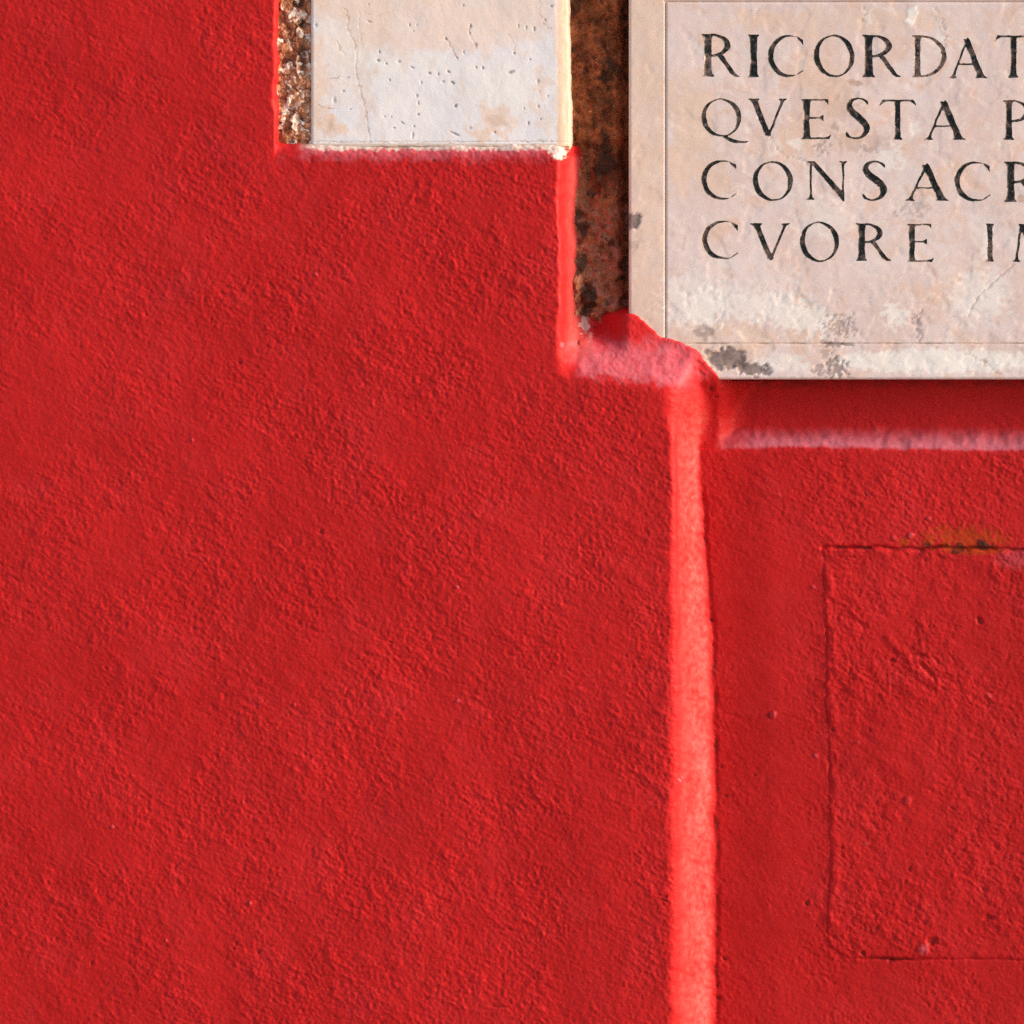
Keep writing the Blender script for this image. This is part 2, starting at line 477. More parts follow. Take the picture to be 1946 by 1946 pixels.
# --- gouge, holes and lumps
gd = seg_dist(X, Y, [(1688, 1212), (1712, 1240), (1740, 1272), (1784, 1306)])
gd = gd + 3.5 * fbm(X / 10, Y / 10, 3, 281)
h = h + 1.0 * ss(14, 1, gd)
for pts_g in ([(1700, 1238), (1722, 1258)], [(1750, 1262), (1776, 1290)], [(1735, 1245), (1760, 1250)]):
    h = h - 1.3 * ss(9, 1, seg_dist(X, Y, pts_g) + 4 * fbm(X / 9, Y / 9, 2, 283))
for (cx, cy, rx_, ry_, d, dark) in [
        (1862, 1180, 9, 9, 4, .7), (1696, 1256, 9, 5, 3, .5), (1750, 1244, 9, 5, 2.5, .3), (1772, 1788, 15, 10, 5, .5),
        (1640, 1811, 7, 8, 4, .85), (1693, 1824, 9, 5, 3, .7), (1880, 1744, 14, 8, 4, .4), (1533, 1715, 6, 6, 3, .9),
        (1434, 1472, 4, 3, 2, .9), (1379, 1510, 4, 5, 2, .8), (1370, 1458, 4, 5, 2, .7), (1376, 1822, 5, 5, 3, .85),
        (1366, 1897, 7, 6, 3, .85), (1364, 1870, 5, 8, 3, .6), (1353, 1178, 6, 5, 3, .7), (1462, 1361, 9, 8, 3, .4),
        (1582, 1387, 5, 6, 3, .7), (1652, 1387, 5, 5, 2, .5), (1855, 1462, 4, 4, 2, .6), (1728, 1650, 5, 4, 2, .5),
        (1665, 1763, 7, 4, 2, .4), (1600, 1610, 5, 4, 2, .5), (1644, 940, 4, 4, 2, .7), (1352, 738, 8, 6, 3, .8),
        (1360, 755, 6, 6, 3, .7), (1372, 742, 9, 4, 2, .6), (1098, 650, 5, 7, 3, .7), (1130, 622, 6, 6, 3, .8),
        (449, 1793, 5, 5, 2, .7), (444, 1804, 4, 4, 2, .7), (315, 1796, 5, 4, 2, .6), (174, 1830, 4, 5, 2, .7),
        (492, 1808, 4, 4, 2, .5), (862, 1885, 16, 3, 2, .4), (950, 1912, 22, 3, 2.5, .5), (1262, 640, 6, 4, 2, .5),
        (822, 306, 7, 3, 2, .7), (455, 690, 6, 4, 2, .5), (742, 1220, 5, 4, 2, .3), (610, 1012, 6, 6, 2, .4),
        (1262, 1712, 8, 4, 2, .5), (1264, 1704, 5, 3, 2, .4), (1680, 1040, 5, 4, 2, .7), (1750, 1048, 4, 4, 2, .7)]:
    b = blob(X, Y, cx + 3 * grain, cy + 3 * grain2, rx_ * .9, ry_ * .9)
    h = h - d * b * 0.7
    mask[..., 3] = np.maximum(mask[..., 3], 0.6 * dark * ss(0.2, 0.9, b))
for (cx, cy, r, d, pale) in [(1469, 1357, 9, 4, .35), (1731, 1018, 8, 3.5, .5), (1699, 1022, 5, 2, .2), (1546, 1115, 5, 2, .5),
                             (1550, 1437, 6, 1.5, .45), (1645, 1604, 8, 1.5, .2), (1765, 985, 6, 2, .2), (1879, 1322, 6, 2, .3),
                             (1755, 1804, 16, 2.5, .35), (1725, 1521, 10, 3, .1), (476, 1716, 5, 2.5, .7), (316, 1787, 4, 2, .7),
                             (213, 1572, 4, 2, .6), (1292, 1482, 5, 2, .7), (1297, 1476, 4, 2, .6), (1068, 655, 7, 2.5, .6),
                             (600, 520, 4, 2, .5), (870, 1115, 4, 2, .5), (870, 1330, 5, 2, .3), (1842, 912, 4, 1.5, .3),
                             (1727, 936, 5, 1.5, .3), (1630, 1410, 4, 2, .3), (560, 1340, 4, 2, .2), (365, 835, 4, 1.6, .3)]:
    b = blob(X + 2.5 * grain, Y + 2.5 * grain2, cx, cy, r * .9)
    h = h + d * b * 0.6
    mask[..., 0] = np.maximum(mask[..., 0], 0.8 * pale * ss(0.2, 0.9, b))

# --- sky light painted on the ledges, sunlight on the splays, patches of lost paint
Xd = X + 22 * fbm(X / 34, Y / 30, 3, 801); Yd = Yw + 9 * fbm(X / 26, Y / 18, 3, 811)
Yl = Yd - 0.12 * np.clip(X - 1090, 0, 260) + 8
dl1 = ss(728, 708, Yl) * ss(632, 672, Yd) * ss(1070, 1130, Xd) * ss(1345, 1285, Xd)
dl2 = ss(857, 848, Yw + 2 * grain2) * ss(806, 846, Yw + 0.3 * (Yd - Yw)) * ss(1345, 1440, Xd)
dl3 = ss(312, 292, Yd) * ss(268, 284, Yd) * ss(535, 590, Xd) * ss(1080, 1030, Xd)
speck = 0.62 * grain2 + 0.38 * grain + 0.5 * perlin(rx / 12, ry / 5, 821)
splay_light = (0.45 + 0.55 * ss(0.1, 0.85, tC)) * ss(0.0, 0.2, tC) * ss(1.12, 0.9, tC) * ss(725, 800, Y) * ss(1.0, 0.75, tC) * ss(1352, 1325, X - 0.06 * np.clip(Y - 800, 0, 600)) * (0.21 + 0.10 * fbm(X / 30, Y / 90, 3, 831) + 0.16 * fbm(X / 9, Y / 12, 3, 835))  # paler colour on the right-hand splay stands in for sunlight
splay_light = splay_light + 0.20 * ss(0.1, 0.5, tBx) * ss(1.1, 0.8, tBx) * ss(290, 310, Y) * ss(700, 660, Y)  # the same painted sunlight on the splay left of the joint
ledge_light = (0.66 * dl1 + 0.5 * dl3) * (0.66 + 0.34 * ss(-0.4, 0.45, speck)) + 0.92 * dl2 * (0.84 + 0.16 * ss(-0.4, 0.45, speck))  # pink sky light of the ledges painted in, broken by specks
mask[..., 0] = np.maximum(mask[..., 0], np.clip(ledge_light, 0, 1))
mask[..., 0] = np.maximum(mask[..., 0], 0.22 * blob(X, Y, 1940, 1062, 60, 26))  # pale sheen painted on the hatch's top edge
bare = ss(288, 281, Y + 5 * grain + 4 * grain2) * ss(560, 600, X) * ss(1085, 1075, X)
bare = np.maximum(bare, ss(0.1, 0.3, blob(X + 7 * grain, Y + 7 * grain2, 1060, 288, 19, 17)) * ss(-0.5, 0, grain2 + 0.2))
bare = np.maximum(bare, 0.7 * ss(0.12, 0.35, grain2) * ss(1094, 1104, Xw) * ss(1130, 1118, X) * ss(280, 300, Y) * ss(660, 630, Y))
bare = np.maximum(bare, 0.75 * ss(-0.1, 0.3, grain2) * blob(X, Y, 1104, 400, 12, 40))
bare = np.maximum(bare, 0.8 * ss(-0.2, 0.3, grain2) * blob(X, Y, 1118, 620, 14, 26))
mask[..., 1] = np.clip(np.maximum(bare, 0.48 * np.clip(splay_light, 0, 1)), 0, 1)
rim = ss(520, 530, Xw) * ss(545, 536, Xw) * ss(285, 262, Y)
mask[..., 2] = np.maximum(mask[..., 2], 0.35 * rim * ss(-0.3, 0.3, grain2))  # orange light on the rim beside the broken edge, painted in
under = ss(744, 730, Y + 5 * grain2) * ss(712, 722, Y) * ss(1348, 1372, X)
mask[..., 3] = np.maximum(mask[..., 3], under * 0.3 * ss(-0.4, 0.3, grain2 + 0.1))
mask[..., 3] = np.maximum(mask[..., 3], 0.5 * ss(5, 1, np.abs(X + wob * .75 - xl - wC - 4)) * ss(0.05, 0.4, perlin(X / 30, Y / 26, 281)) * ss(880, 1000, Y))  # broken dark line along the foot of the return

# foot of the return: a thin hollow where the two coats meet
h = h - 1.2 * ss(7, 1, np.abs(X + wob * .75 - xl - wC - 3)) * ss(860, 950, Y) * (0.4 + 0.6 * ss(-0.3, 0.3, perlin(X / 40, Y / 50, 291)))

# turn the rim of the coat back to the masonry
h[0, :] = h[-1, :] = -115; h[:, 0] = h[:, -1] = -115

V = P(X, Y, h).reshape(-1, 3)
V[:, 2] = np.maximum(V[:, 2], 0.0)
F = grid_faces(len(gy), len(gx))
cxy = np.stack([X.ravel(), Y.ravel()], 1)[F].mean(1)
fx, fy = cxy[:, 0], cxy[:, 1]
hid = h.ravel()[F].max(1)
# what lies wholly behind the block, the joint mortar or the plaque is not needed
drop = (((fx > 620) & (fx < 1040) & (fy > -90) & (fy < 262)) |
        ((fx > 1380) & (fx < 2560) & (fy > -60) & (fy < 700)))
fhatch = in_hatch.ravel()[F].sum(1) >= 2
fpanel = (fx > (np.interp(fy, gy, (xl + wC)[:, 0]) + 3)) & (fx < 2620) & (fy > 742) & ~fhatch
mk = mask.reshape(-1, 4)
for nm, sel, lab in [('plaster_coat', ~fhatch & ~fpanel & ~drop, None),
                     ('recessed_panel', fpanel & ~drop, 'recessed right part of the wall under the plaque with a sloping ledge, sky light painted pale on it'),
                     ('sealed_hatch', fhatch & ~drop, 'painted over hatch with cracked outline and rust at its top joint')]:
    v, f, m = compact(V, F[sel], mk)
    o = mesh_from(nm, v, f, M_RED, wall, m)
    if lab: o['label'] = lab
w0 = P(-1500, 973, -112); w1 = P(3500, 973, -112); wt = P(973, -1300, -112)
box_mesh('masonry_core', (w0[0], 0.112, 0.0), (w1[0], 0.45, wt[2]), M_MORTAR, wall)

# mortar of the joint between the block and the plaque
mx = np.arange(1066, 1216, 1.5); my = np.arange(-100, 690, 1.5)
Xm, Ym = np.meshgrid(mx, my)
d1, d2, vv = worley(Xm / 22 + fbm(Xm / 30, Ym / 30, 2, 5) * .4, Ym / 26, 61)
hm = (H_MORTAR + fbm(Xm / 60, Ym / 80, 4, 301) * 9 + fbm(Xm / 16, Ym / 16, 3, 311) * 4.2
      + (0.5 - d1) * 2.5 + ss(1120, 1070, Xm) * 12 - ss(1170, 1191, Xm) * 26)
hm = hm + ss(470, 600, Ym) * (6 + 6 * fbm(Xm / 20, Ym / 20, 3, 321))
hm[0, :] = hm[-1, :] = -112; hm[:, 0] = hm[:, -1] = -112
mm = np.zeros(Xm.shape + (4,))
mm[..., 0] = np.clip(ss(300, 480, Ym + 60 * fbm(Xm / 40, Ym / 40, 2, 331)) * 0.9, 0, 1)
mm[..., 1] = 0.75 * ss(0.25, 0.6, fbm(Xm / 45, Ym / 55, 4, 341)) + 0.8 * ss(0.1, .5, blob(Xm, Ym, 1118 + 6 * perlin(Xm / 9, Ym / 9, 3), 565, 18, 38))
mm[..., 1] = np.clip(mm[..., 1], 0, 0.9)
o = mesh_from('joint_mortar', P(Xm, Ym, hm).reshape(-1, 3), grid_faces(len(my), len(mx)), M_MORTAR, wall, mm.reshape(-1, 4))
o['label'] = 'rough brown mortar deep in the joint between block and plaque'

# ------------------------------------------------------------------ marble block
block = empty('marble_block', tuple(P(820, 270, H_FACE - 40)),
              'pale pitted marble block with rough broken left edge, set left of the plaque', 'stone block')
bx = np.arange(590, 1092, 1.4); by = np.arange(-110, 286, 1.4)
Xb, Yb = np.meshgrid(bx, by)
gb1 = fbm(Xb / 30, Yb / 30, 3, 401)
hb = H_FACE + fbm(Xb / 140, Yb / 140, 3, 411) * 0.6 + fbm(Xb / 14, Yb / 14, 3, 421) * 0.07
edge = (Xb + gb1 * 1.8 + (Yb - 100) * -0.02 - 1062) / 24
hb = hb - 6.5 * smax(np.clip(edge, -.5, 1), np.zeros_like(edge), 0.35) - 58 * ss(0.72, 1.12, edge)
hb = hb - 9 * ss(277, 284, Yb + gb1 * 1.5) - 1.6 * ss(596, 590, Xb)
hb = hb - 0.5 * ss(2.2, 0.4, np.abs(Yb - 270 - gb1)) 
mb = np.zeros(Xb.shape + (4,))
def crack(pts, w, d, col, seed):
    global hb
    q = seg_dist(Xb + 3 * fbm(Xb / 9, Yb / 9, 2, seed), Yb + 3 * fbm(Xb / 9, Yb / 9, 2, seed + 3), pts)
    k = ss(w, 0.3, q)
    hb = hb - 0.18 * d * k
    mb[..., 2] = np.maximum(mb[..., 2], col * k * ss(-0.35, 0.2, fbm(Xb / 12, Yb / 12, 2, seed + 7)))
crack([(656, 18), (662, 34), (660, 55), (672, 75), (678, 100), (676, 130), (682, 160), (690, 190), (698, 230), (703, 268)], 2.6, 0.9, .55, 1)
crack([(684, 20), (682, 50), (690, 95)], 1.8, .5, .3, 11)
crack([(692, 24), (714, 30), (736, 26), (746, 20)], 1.6, .5, .45, 21)
crack([(1028, -10), (1024, 25), (1034, 45), (1046, 55)], 1.8, .6, .55, 31)
crack([(830, -20), (838, 15), (842, 30)], 1.5, .4, .4, 41)
crack([(890, 55), (894, 68), (902, 80), (906, 92)], 2.4, 1.2, .7, 51)
crack([(846, 70), (856, 84), (862, 100), (868, 112)], 2.2, 1.0, .6, 61)
crack([(964, 66), (976, 78), (978, 100)], 1.6, .6, .45, 71)
crack([(952, 110), (954, 140), (952, 165)], 1.4, .3, .3, 81)
crack([(1020, 145), (1026, 180), (1034, 200), (1038, 215)], 1.4, .4, .4, 91)
crack([(595, 270), (700, 271), (800, 272), (930, 269), (1050, 268)], 1.6, .8, .6, 95)
crack([(626, 149), (640, 148), (664, 146)], 2.2, .8, .75, 97)
crack([(604, 200), (612, 205), (634, 206)], 2.4, .9, .75, 99)
crack([(641, 78), (648, 95), (656, 105)], 2.6, .8, .6, 98)
crack([(864, 270), (872, 272), (880, 276)], 2.0, .5, .5, 96)
for (cx, cy, rx_, ry_, ang, dk) in [
        (701, 41, 6, 2.2, 15, .45), (778, 48, 2, 4, 0, .7), (792, 47, 2, 2.5, 0, .6), (785, 59, 2, 2, 0, .6),
        (894, 50, 3, 6, 15, 1), (893, 63, 3, 2, 0, 1), (848, 74, 4, 3, 30, .9), (881, 99, 2, 5, 0, .6),
        (905, 85, 2.5, 5, -15, .8), (868, 110, 3, 2, 30, .7), (721, 98, 2.2, 5, 0, .85), (719, 115, 5, 3.5, 20, 1),
        (734, 121, 3, 3, 20, .9), (758, 117, 5, 3.5, 10, .45), (783, 128, 6, 3, 35, .8), (816, 139, 5, 3, 20, .9),
        (833, 141, 2.5, 4, 10, .8), (852, 136, 5, 3, 35, .8), (860, 157, 6, 3.5, 30, 1), (842, 155, 4, 3, 0, .6),
        (905, 128, 3, 3, 0, .8), (917, 129, 3, 4.5, 10, .9), (977, 101, 3, 4, 0, .75), (1007, 113, 2.5, 3, 0, .8),
        (971, 137, 9, 5, -20, .75), (740, 152, 2, 3, 0, .7), (800, 157, 2.5, 4, 0, .6), (792, 182, 3, 4, 0, .7),
        (795, 196, 2, 5, 0, .5), (866, 201, 4, 5, 30, .95), (795, 217, 3.5, 3, 0, 1), (765, 233, 7, 2, 28, .85),
        (749, 243, 4, 2.5, 10, .75), (787, 240, 3, 2.5, 0, .6), (730, 221, 2.5, 2.5, 0, .6), (744, 222, 1.8, 3, 0, .6),
        (864, 254, 13, 3, 22, .85), (784, 257, 3, 9, 5, .45), (1004, 234, 3, 5, 10, .9), (1023, 202, 2.5, 4, 0, .7),
        (1041, 183, 3, 2, 0, .6), (996, 206, 2, 3, 0, .6), (1028, 226, 3, 2.5, 0, .7), (893, 243, 5, 4, 0, .4),
        (1022, 155, 4, 6, 0, .3), (940, 251, 3, 3, 0, .6), (652, 173, 4, 3, 0, .5), (666, 208, 3, 2, 0, .5),
        (1048, 12, 4, 3, 0, .8), (1036, 38, 2.5, 4, 0, .8), (700, 8, 3, 2, 0, .5), (880, 10, 3, 3, 0, .5),
        (1000, 52, 2, 5, 0, .6), (985, 50, 2, 5, 0, .55), (1015, 55, 3, 6, 0, .7), (600, 48, 4, 5, 0, .4), (635, 190, 4, 8, 0, .3)]:
    b = blob(Xb + 1.2 * perlin(Xb / 4, Yb / 4, 431), Yb + 1.2 * perlin(Xb / 4, Yb / 4, 441), cx, cy, rx_ * 0.95, ry_ * 0.95, ang)
    hb = hb - 0.55 * b
    mb[..., 0] = np.maximum(mb[..., 0], 0.85 * dk * ss(0.0, 0.9, b))
for (cx, cy, rx_, ry_, a) in [(690, 0, 300, 60, .8), (820, 60, 230, 60, .75), (950, 30, 160, 70, .7), (600, 160, 34, 130, .9),
                              (625, 240, 40, 26, 1), (945, 220, 40, 30, .8), (640, 100, 40, 120, .4), (1030, 215, 30, 40, .5),
                              (690, 160, 26, 110, .45), (930, 252, 50, 16, .9), (1030, 150, 20, 30, .6), (620, 5, 40, 22, 1)]:
    mb[..., 1] = np.maximum(mb[..., 1], a * ss(0, 0.8, blob(Xb + 22 * gb1, Yb + 22 * fbm(Xb / 30, Yb / 30, 3, 451), cx, cy, rx_, ry_)))
mb[..., 2] = np.maximum(mb[..., 2], 0.3 * ss(0.2, 1.0, blob(Xb + 14 * gb1, Yb + 14 * gb1, 945, 232, 26, 14)))
mb[..., 2] = np.maximum(mb[..., 2], 0.3 * ss(0.2, 1.0, blob(Xb + 14 * gb1, Yb + 14 * gb1, 625, 238, 22, 14)))
mb[..., 3] = ss(1054, 1064, Xb + gb1 * 2) * 0.85
mb[..., 3] = np.maximum(mb[..., 3], 0.6 * ss(271, 274, Yb))
mb[..., 2] = np.maximum(mb[..., 2], 0.6 * ss(593, 590, Xb))
hb[0, :] = hb[-1, :] = -100; hb[:, 0] = hb[:, -1] = -100
mesh_from('dressed_face', P(Xb, Yb, hb).reshape(-1, 3), grid_faces(len(by), len(bx)), M_BLOCK, block, mb.reshape(-1, 4))
# rough broken margin of the block
qx = np.arange(512, 594, 1.1); qy = np.arange(-110, 300, 1.1)
Xq, Yq = np.meshgrid(qx, qy)
wx_ = Xq + 7 * fbm(Xq / 14, Yq / 14, 2, 501); wy_ = Yq + 7 * fbm(Xq / 14, Yq / 14, 2, 511)
a1, a2, av = worley(wx_ / 20, wy_ / 23, 521); b1, b2, bv = worley(wx_ / 9.5, wy_ / 9.5, 531)
hq = H_ROUGH + (0.55 - a1) * 1.8 + (0.5 - b1) * 1.2 + (av - 0.5) * 2.2 + fbm(Xq / 12, Yq / 12, 3, 545) * 1.2 + fbm(Xq / 50, Yq / 40, 3, 541) * 2
hq[0, :] = hq[-1, :] = -100; hq[:, 0] = -100; hq[:, -1] = -100
mq = np.zeros(Xq.shape + (4,))
mq[..., 0] = np.clip(0.6 * bv + 0.4 * av + 0.15 * perlin(Xq / 5, Yq / 5, 551) + 0.1, 0, 1)
deep = blob(Xq, Yq, 568, 5, 15, 14) + blob(Xq, Yq, 574, 45, 9, 11) + blob(Xq, Yq, 568, 225, 10, 11) + 0.7 * blob(Xq, Yq, 575, 110, 12, 46) + 0.6 * blob(Xq, Yq, 545, 120, 20, 24)
hq = hq - 5 * np.clip(deep, 0, 1)
mq[..., 1] = np.clip(0.75 * ss(0.13, 0.03, a2 - a1) + 0.9 * ss(0.25, 0.7, deep) * ss(.75, .4, bv), 0, 1)
mesh_from('broken_edge', P(Xq, Yq, hq).reshape(-1, 3), grid_faces(len(qy), len(qx)), M_ROUGH, block, mq.reshape(-1, 4))

# ------------------------------------------------------------------ inscribed plaque
plaque = empty('inscribed_plaque', tuple(P(1700, 720, H_PLAQUE - 40)),
               'pinkish marble plaque with dark incised Roman capitals and an incised border line', 'plaque')

# --- glyphs as polygons, ellipses and brush paths in cap-height units
def stem(x, w, y0=0.0, y1=1.0, x1=None, sl=0.075, top=True, bot=True):
    """upright or slanting stroke with bracketed serifs; x at y0, x1 at y1"""
    x1 = x if x1 is None else x1
    H = y1 - y0
    c = lambda v: x + (x1 - x) * v
    wa = 0.46 * w
    L, Rr = [], []
    rows = []
    if bot: rows += [(0.0, w / 2 + sl), (0.028, w / 2 + sl * 0.8), (0.07, w / 2 + sl * 0.16)]
    else: rows += [(0.0, w / 2)]
    rows += [(0.16, w / 2), (0.5, wa), (0.84, w / 2)]
    if top: rows += [(0.93, w / 2 + sl * 0.16), (0.972, w / 2 + sl * 0.8), (1.0, w / 2 + sl)]
    else: rows += [(1.0, w / 2)]
    L = [(c(v) - q, y0 + v * H) for v, q in rows]; Rr = [(c(v) + q, y0 + v * H) for v, q in rows]
    return ('poly', L + Rr[::-1])
def ell(cx, cy, rx, ry, ang=0): return ('ell', cx, cy, rx, ry, ang)
def brush(*pts): return ('brush', pts)
# each glyph: list of (add, [cut...]) ; width in caps
GLY = {
    'I': (0.34, [(stem(0.17, 0.19, sl=0.06), [])]),
    'R': (0.87, [(stem(0.15, 0.185, sl=0.07), []),
                 (ell(0.24, 0.735, 0.44, 0.268), [ell(0.22, 0.735, 0.31, 0.212), ('poly', [(-1, -1), (0.14, -1), (0.14, 2), (-1, 2)])]),
                 (('poly', [(0.36, 0.50), (0.52, 0.50), (0.66, 0.27), (0.80, 0.08), (0.93, 0.0), (0.78, -0.005), (0.66, 0.08), (0.50, 0.31)]), [])]),
    'P': (0.64, [(stem(0.14, 0.16, sl=0.07), []),
                 (ell(0.22, 0.72, 0.42, 0.28), [ell(0.20, 0.725, 0.31, 0.228), ('poly', [(-1, -1), (0.13, -1), (0.13, 2), (-1, 2)])])]),
    'C': (0.85, [(ell(0.48, 0.5, 0.48, 0.515), [ell(0.565, 0.505, 0.43, 0.462, 6), ('poly', [(0.80, -1), (2, -1), (2, 2), (0.80, 2)])]),
                 (('poly', [(0.66, 0.985), (0.83, 0.90), (0.835, 0.70), (0.79, 0.80), (0.70, 0.90)]), []),
                 (('poly', [(0.66, 0.02), (0.83, 0.13), (0.86, 0.20), (0.80, 0.15), (0.70, 0.09)]), [])]),
    'O': (0.94, [(ell(0.47, 0.5, 0.47, 0.515), [ell(0.475, 0.5, 0.335, 0.468, 11)])]),
    'Q': (0.94, [(ell(0.47, 0.5, 0.47, 0.515), [ell(0.475, 0.5, 0.345, 0.468, 11)]),
                 (brush((0.44, 0.03, .03), (0.56, -0.02, .09), (0.72, -0.11, .11), (0.90, -0.155, .075), (1.12, -0.14, .03)), [])]),
    'D': (0.83, [(stem(0.15, 0.15, sl=0.06), []),
                 (ell(0.23, 0.5, 0.60, 0.5), [ell(0.20, 0.5, 0.50, 0.452), ('poly', [(-1, -1), (0.14, -1), (0.14, 2), (-1, 2)])])]),
    'E': (0.70, [(stem(0.14, 0.155, sl=0.06), []),
                 (('poly', [(0.14, 1.0), (0.62, 1.0), (0.63, 0.84), (0.57, 0.925), (0.50, 0.95), (0.14, 0.95)]), []),
                 (('poly', [(0.14, 0.555), (0.42, 0.555), (0.52, 0.62), (0.51, 0.44), (0.42, 0.505), (0.14, 0.505)]), []),
                 (('poly', [(0.14, 0.0), (0.64, 0.0), (0.70, 0.15), (0.62, 0.08), (0.52, 0.05), (0.14, 0.05)]), [])]),
    'A': (0.90, [(stem(0.10, 0.065, x1=0.455, top=False, sl=0.085), []), (stem(0.79, 0.17, x1=0.43, top=False, sl=0.07), []),
                 (('poly', [(0.40, 0.94), (0.47, 1.06), (0.53, 0.94)]), []),
                 (('poly', [(0.20, 0.385), (0.66, 0.385), (0.67, 0.335), (0.19, 0.335)]), [])]),
    'V': (0.93, [(stem(0.47, 0.15, x1=0.13, bot=False, sl=0.08), []), (stem(0.475, 0.07, x1=0.82, bot=False, sl=0.085), []),
                 (('poly', [(0.39, 0.04), (0.48, -0.04), (0.55, 0.06)]), [])]),
    'T': (0.95, [(stem(0.48, 0.15, top=False, sl=0.06), []),
                 (('poly', [(0.0, 0.81), (0.05, 0.92), (0.10, 1.0), (0.20, 1.0), (0.80, 1.0), (0.87, 1.0), (0.92, 0.92), (0.95, 0.81),
                            (0.88, 0.89), (0.80, 0.945), (0.20, 0.945), (0.11, 0.90)]), [])]),
    'N': (0.98, [(stem(0.10, 0.062, sl=0.085, top=False), []), (stem(0.87, 0.062, sl=0.085, bot=False), []),
                 (('poly', [(0.0, 1.0), (0.20, 1.0), (0.90, 0.16), (0.90, -0.03), (0.855, -0.03), (0.10, 0.93), (0.0, 0.965)]), [])]),
    'S': (0.57, [(brush((0.53, 0.83, .03), (0.50, 0.90, .075), (0.40, 0.965, .055), (0.27, 0.985, .055), (0.13, 0.92, .10), (0.085, 0.79, .15),
                        (0.17, 0.645, .175), (0.33, 0.51, .18), (0.465, 0.37, .18), (0.50, 0.22, .15), (0.42, 0.08, .09),
                        (0.27, 0.015, .055), (0.12, 0.04, .055), (0.045, 0.09, .085), (0.015, 0.17, .03)), [])]),
    'M': (1.1, [(stem(0.09, 0.065, x1=0.20, sl=0.075, top=False), []), (stem(0.55, 0.14, x1=0.20, top=False, bot=False), []),
                (stem(0.54, 0.06, x1=0.88, top=False, bot=False), []), (stem(1.0, 0.16, x1=0.90, sl=0.07, top=False), [])]),
}
# picture boxes (x0, x1, cap top, base line) read off the inscription
LINES = [
    [('R', 1333, 1404, 64, 146), ('I', 1419, 1445, 65, 147), ('C', 1459, 1528, 67, 146), ('O', 1546, 1624, 67, 146),
     ('R', 1638, 1711, 66, 147), ('D', 1731, 1799, 67, 147), ('A', 1802, 1874, 74, 149), ('T', 1887, 1964, 67, 148)],
    [('Q', 1332, 1409, 188, 259), ('V', 1421, 1498, 187, 258), ('E', 1521, 1581, 188, 265), ('S', 1607, 1652, 186, 264),
     ('T', 1669, 1742, 189, 266), ('A', 1755, 1833, 193, 266), ('P', 1906, 1957, 190, 266)],
    [('C', 1332, 1401, 305, 379), ('O', 1430, 1507, 307, 381), ('N', 1533, 1611, 306, 380), ('S', 1638, 1685, 306, 381),
     ('A', 1719, 1801, 313, 382), ('C', 1813, 1883, 308, 382), ('R', 1908, 1980, 307, 384)],
    [('C', 1333, 1404, 420, 492), ('V', 1425, 1503, 424, 493), ('O', 1519, 1595, 422, 497), ('R', 1626, 1692, 424, 496),
     ('E', 1722, 1776, 425, 498), ('I', 1871, 1891, 425, 498), ('M', 1924, 2014, 425, 498)],
]
def in_poly(px, py, pts):
    r = np.zeros(px.shape, bool)
    n = len(pts)
    for i in range(n):
        (xa, ya), (xb, yb) = pts[i], pts[(i + 1) % n]
        if ya == yb: continue
        r ^= ((ya > py) != (yb > py)) & (px < (xb - xa) * (py - ya) / (yb - ya) + xa)
    return r
def shape_in(px, py, s):
    if s[0] == 'poly': return in_poly(px, py, s[1])
    if s[0] == 'ell':
        _, cx, cy, rx, ry, a = s
        c, s_ = math.cos(R(a)), math.sin(R(a)); dx, dy = px - cx, py - cy
        return ((dx * c + dy * s_) / rx) ** 2 + ((-dx * s_ + dy * c) / ry) ** 2 < 1
    p = np.array(s[1], float); p = np.vstack([2 * p[0] - p[1], p, 2 * p[-1] - p[-2]])
    r = np.zeros(px.shape, bool)
    for i in range(1, len(p) - 2):
        for t in np.linspace(0, 1, 10):
            q = 0.5 * (2 * p[i] + (p[i + 1] - p[i - 1]) * t + (2 * p[i - 1] - 5 * p[i] + 4 * p[i + 1] - p[i + 2]) * t * t
                       + (3 * p[i] - p[i - 1] - 3 * p[i + 1] + p[i + 2]) * t ** 3)
            r |= (px - q[0]) ** 2 + (py - q[1]) ** 2 < (q[2] / 2) ** 2
    return r

def glyph_field(ch, x0, x1, yt, yb, seed, step=1.15, sub=3):
    w, parts = GLY[ch]
    m = 24
    nx = int((x1 - x0 + 2 * m) / step) + 1; ny = int((yb - yt + 2 * m) / step) + 1
    ax = x0 - m + np.arange(nx) * step; ay = yt - m + np.arange(ny) * step
    acc = np.zeros((ny, nx))
    for sy in range(sub):
        for sx in range(sub):
            gx_, gy_ = np.meshgrid(ax + ((sx + .5) / sub - .5) * step, ay + ((sy + .5) / sub - .5) * step)
            jx = perlin(gx_ / 17, gy_ / 17, seed) * 0.9; jy = perlin(gx_ / 17, gy_ / 17, seed + 1) * 0.9
            u = (gx_ + jx - x0) / (x1 - x0) * w; v = (yb - gy_ - jy) / (yb - yt)
            r = np.zeros(u.shape, bool)
            for add, cuts in parts:
                q = shape_in(u, v, add)
                for c in cuts: q &= ~shape_in(u, v, c)
                r |= q
            acc += r
    acc /= sub * sub
    k = np.array([0.22, 0.56, 0.22])
    p = np.pad(acc, 1)
    p = k[0] * p[:-2] + k[1] * p[1:-1] + k[2] * p[2:]
    p = k[0] * p[:, :-2] + k[1] * p[:, 1:-1] + k[2] * p[:, 2:]
    p[0] = p[-1] = 0; p[:, 0] = p[:, -1] = 0
    gx_, gy_ = np.meshgrid(ax, ay)
    return ax, ay, p + 0.13 * perlin(gx_ / 5, gy_ / 5, seed + 2) * (p > 0.02) + 1e-5

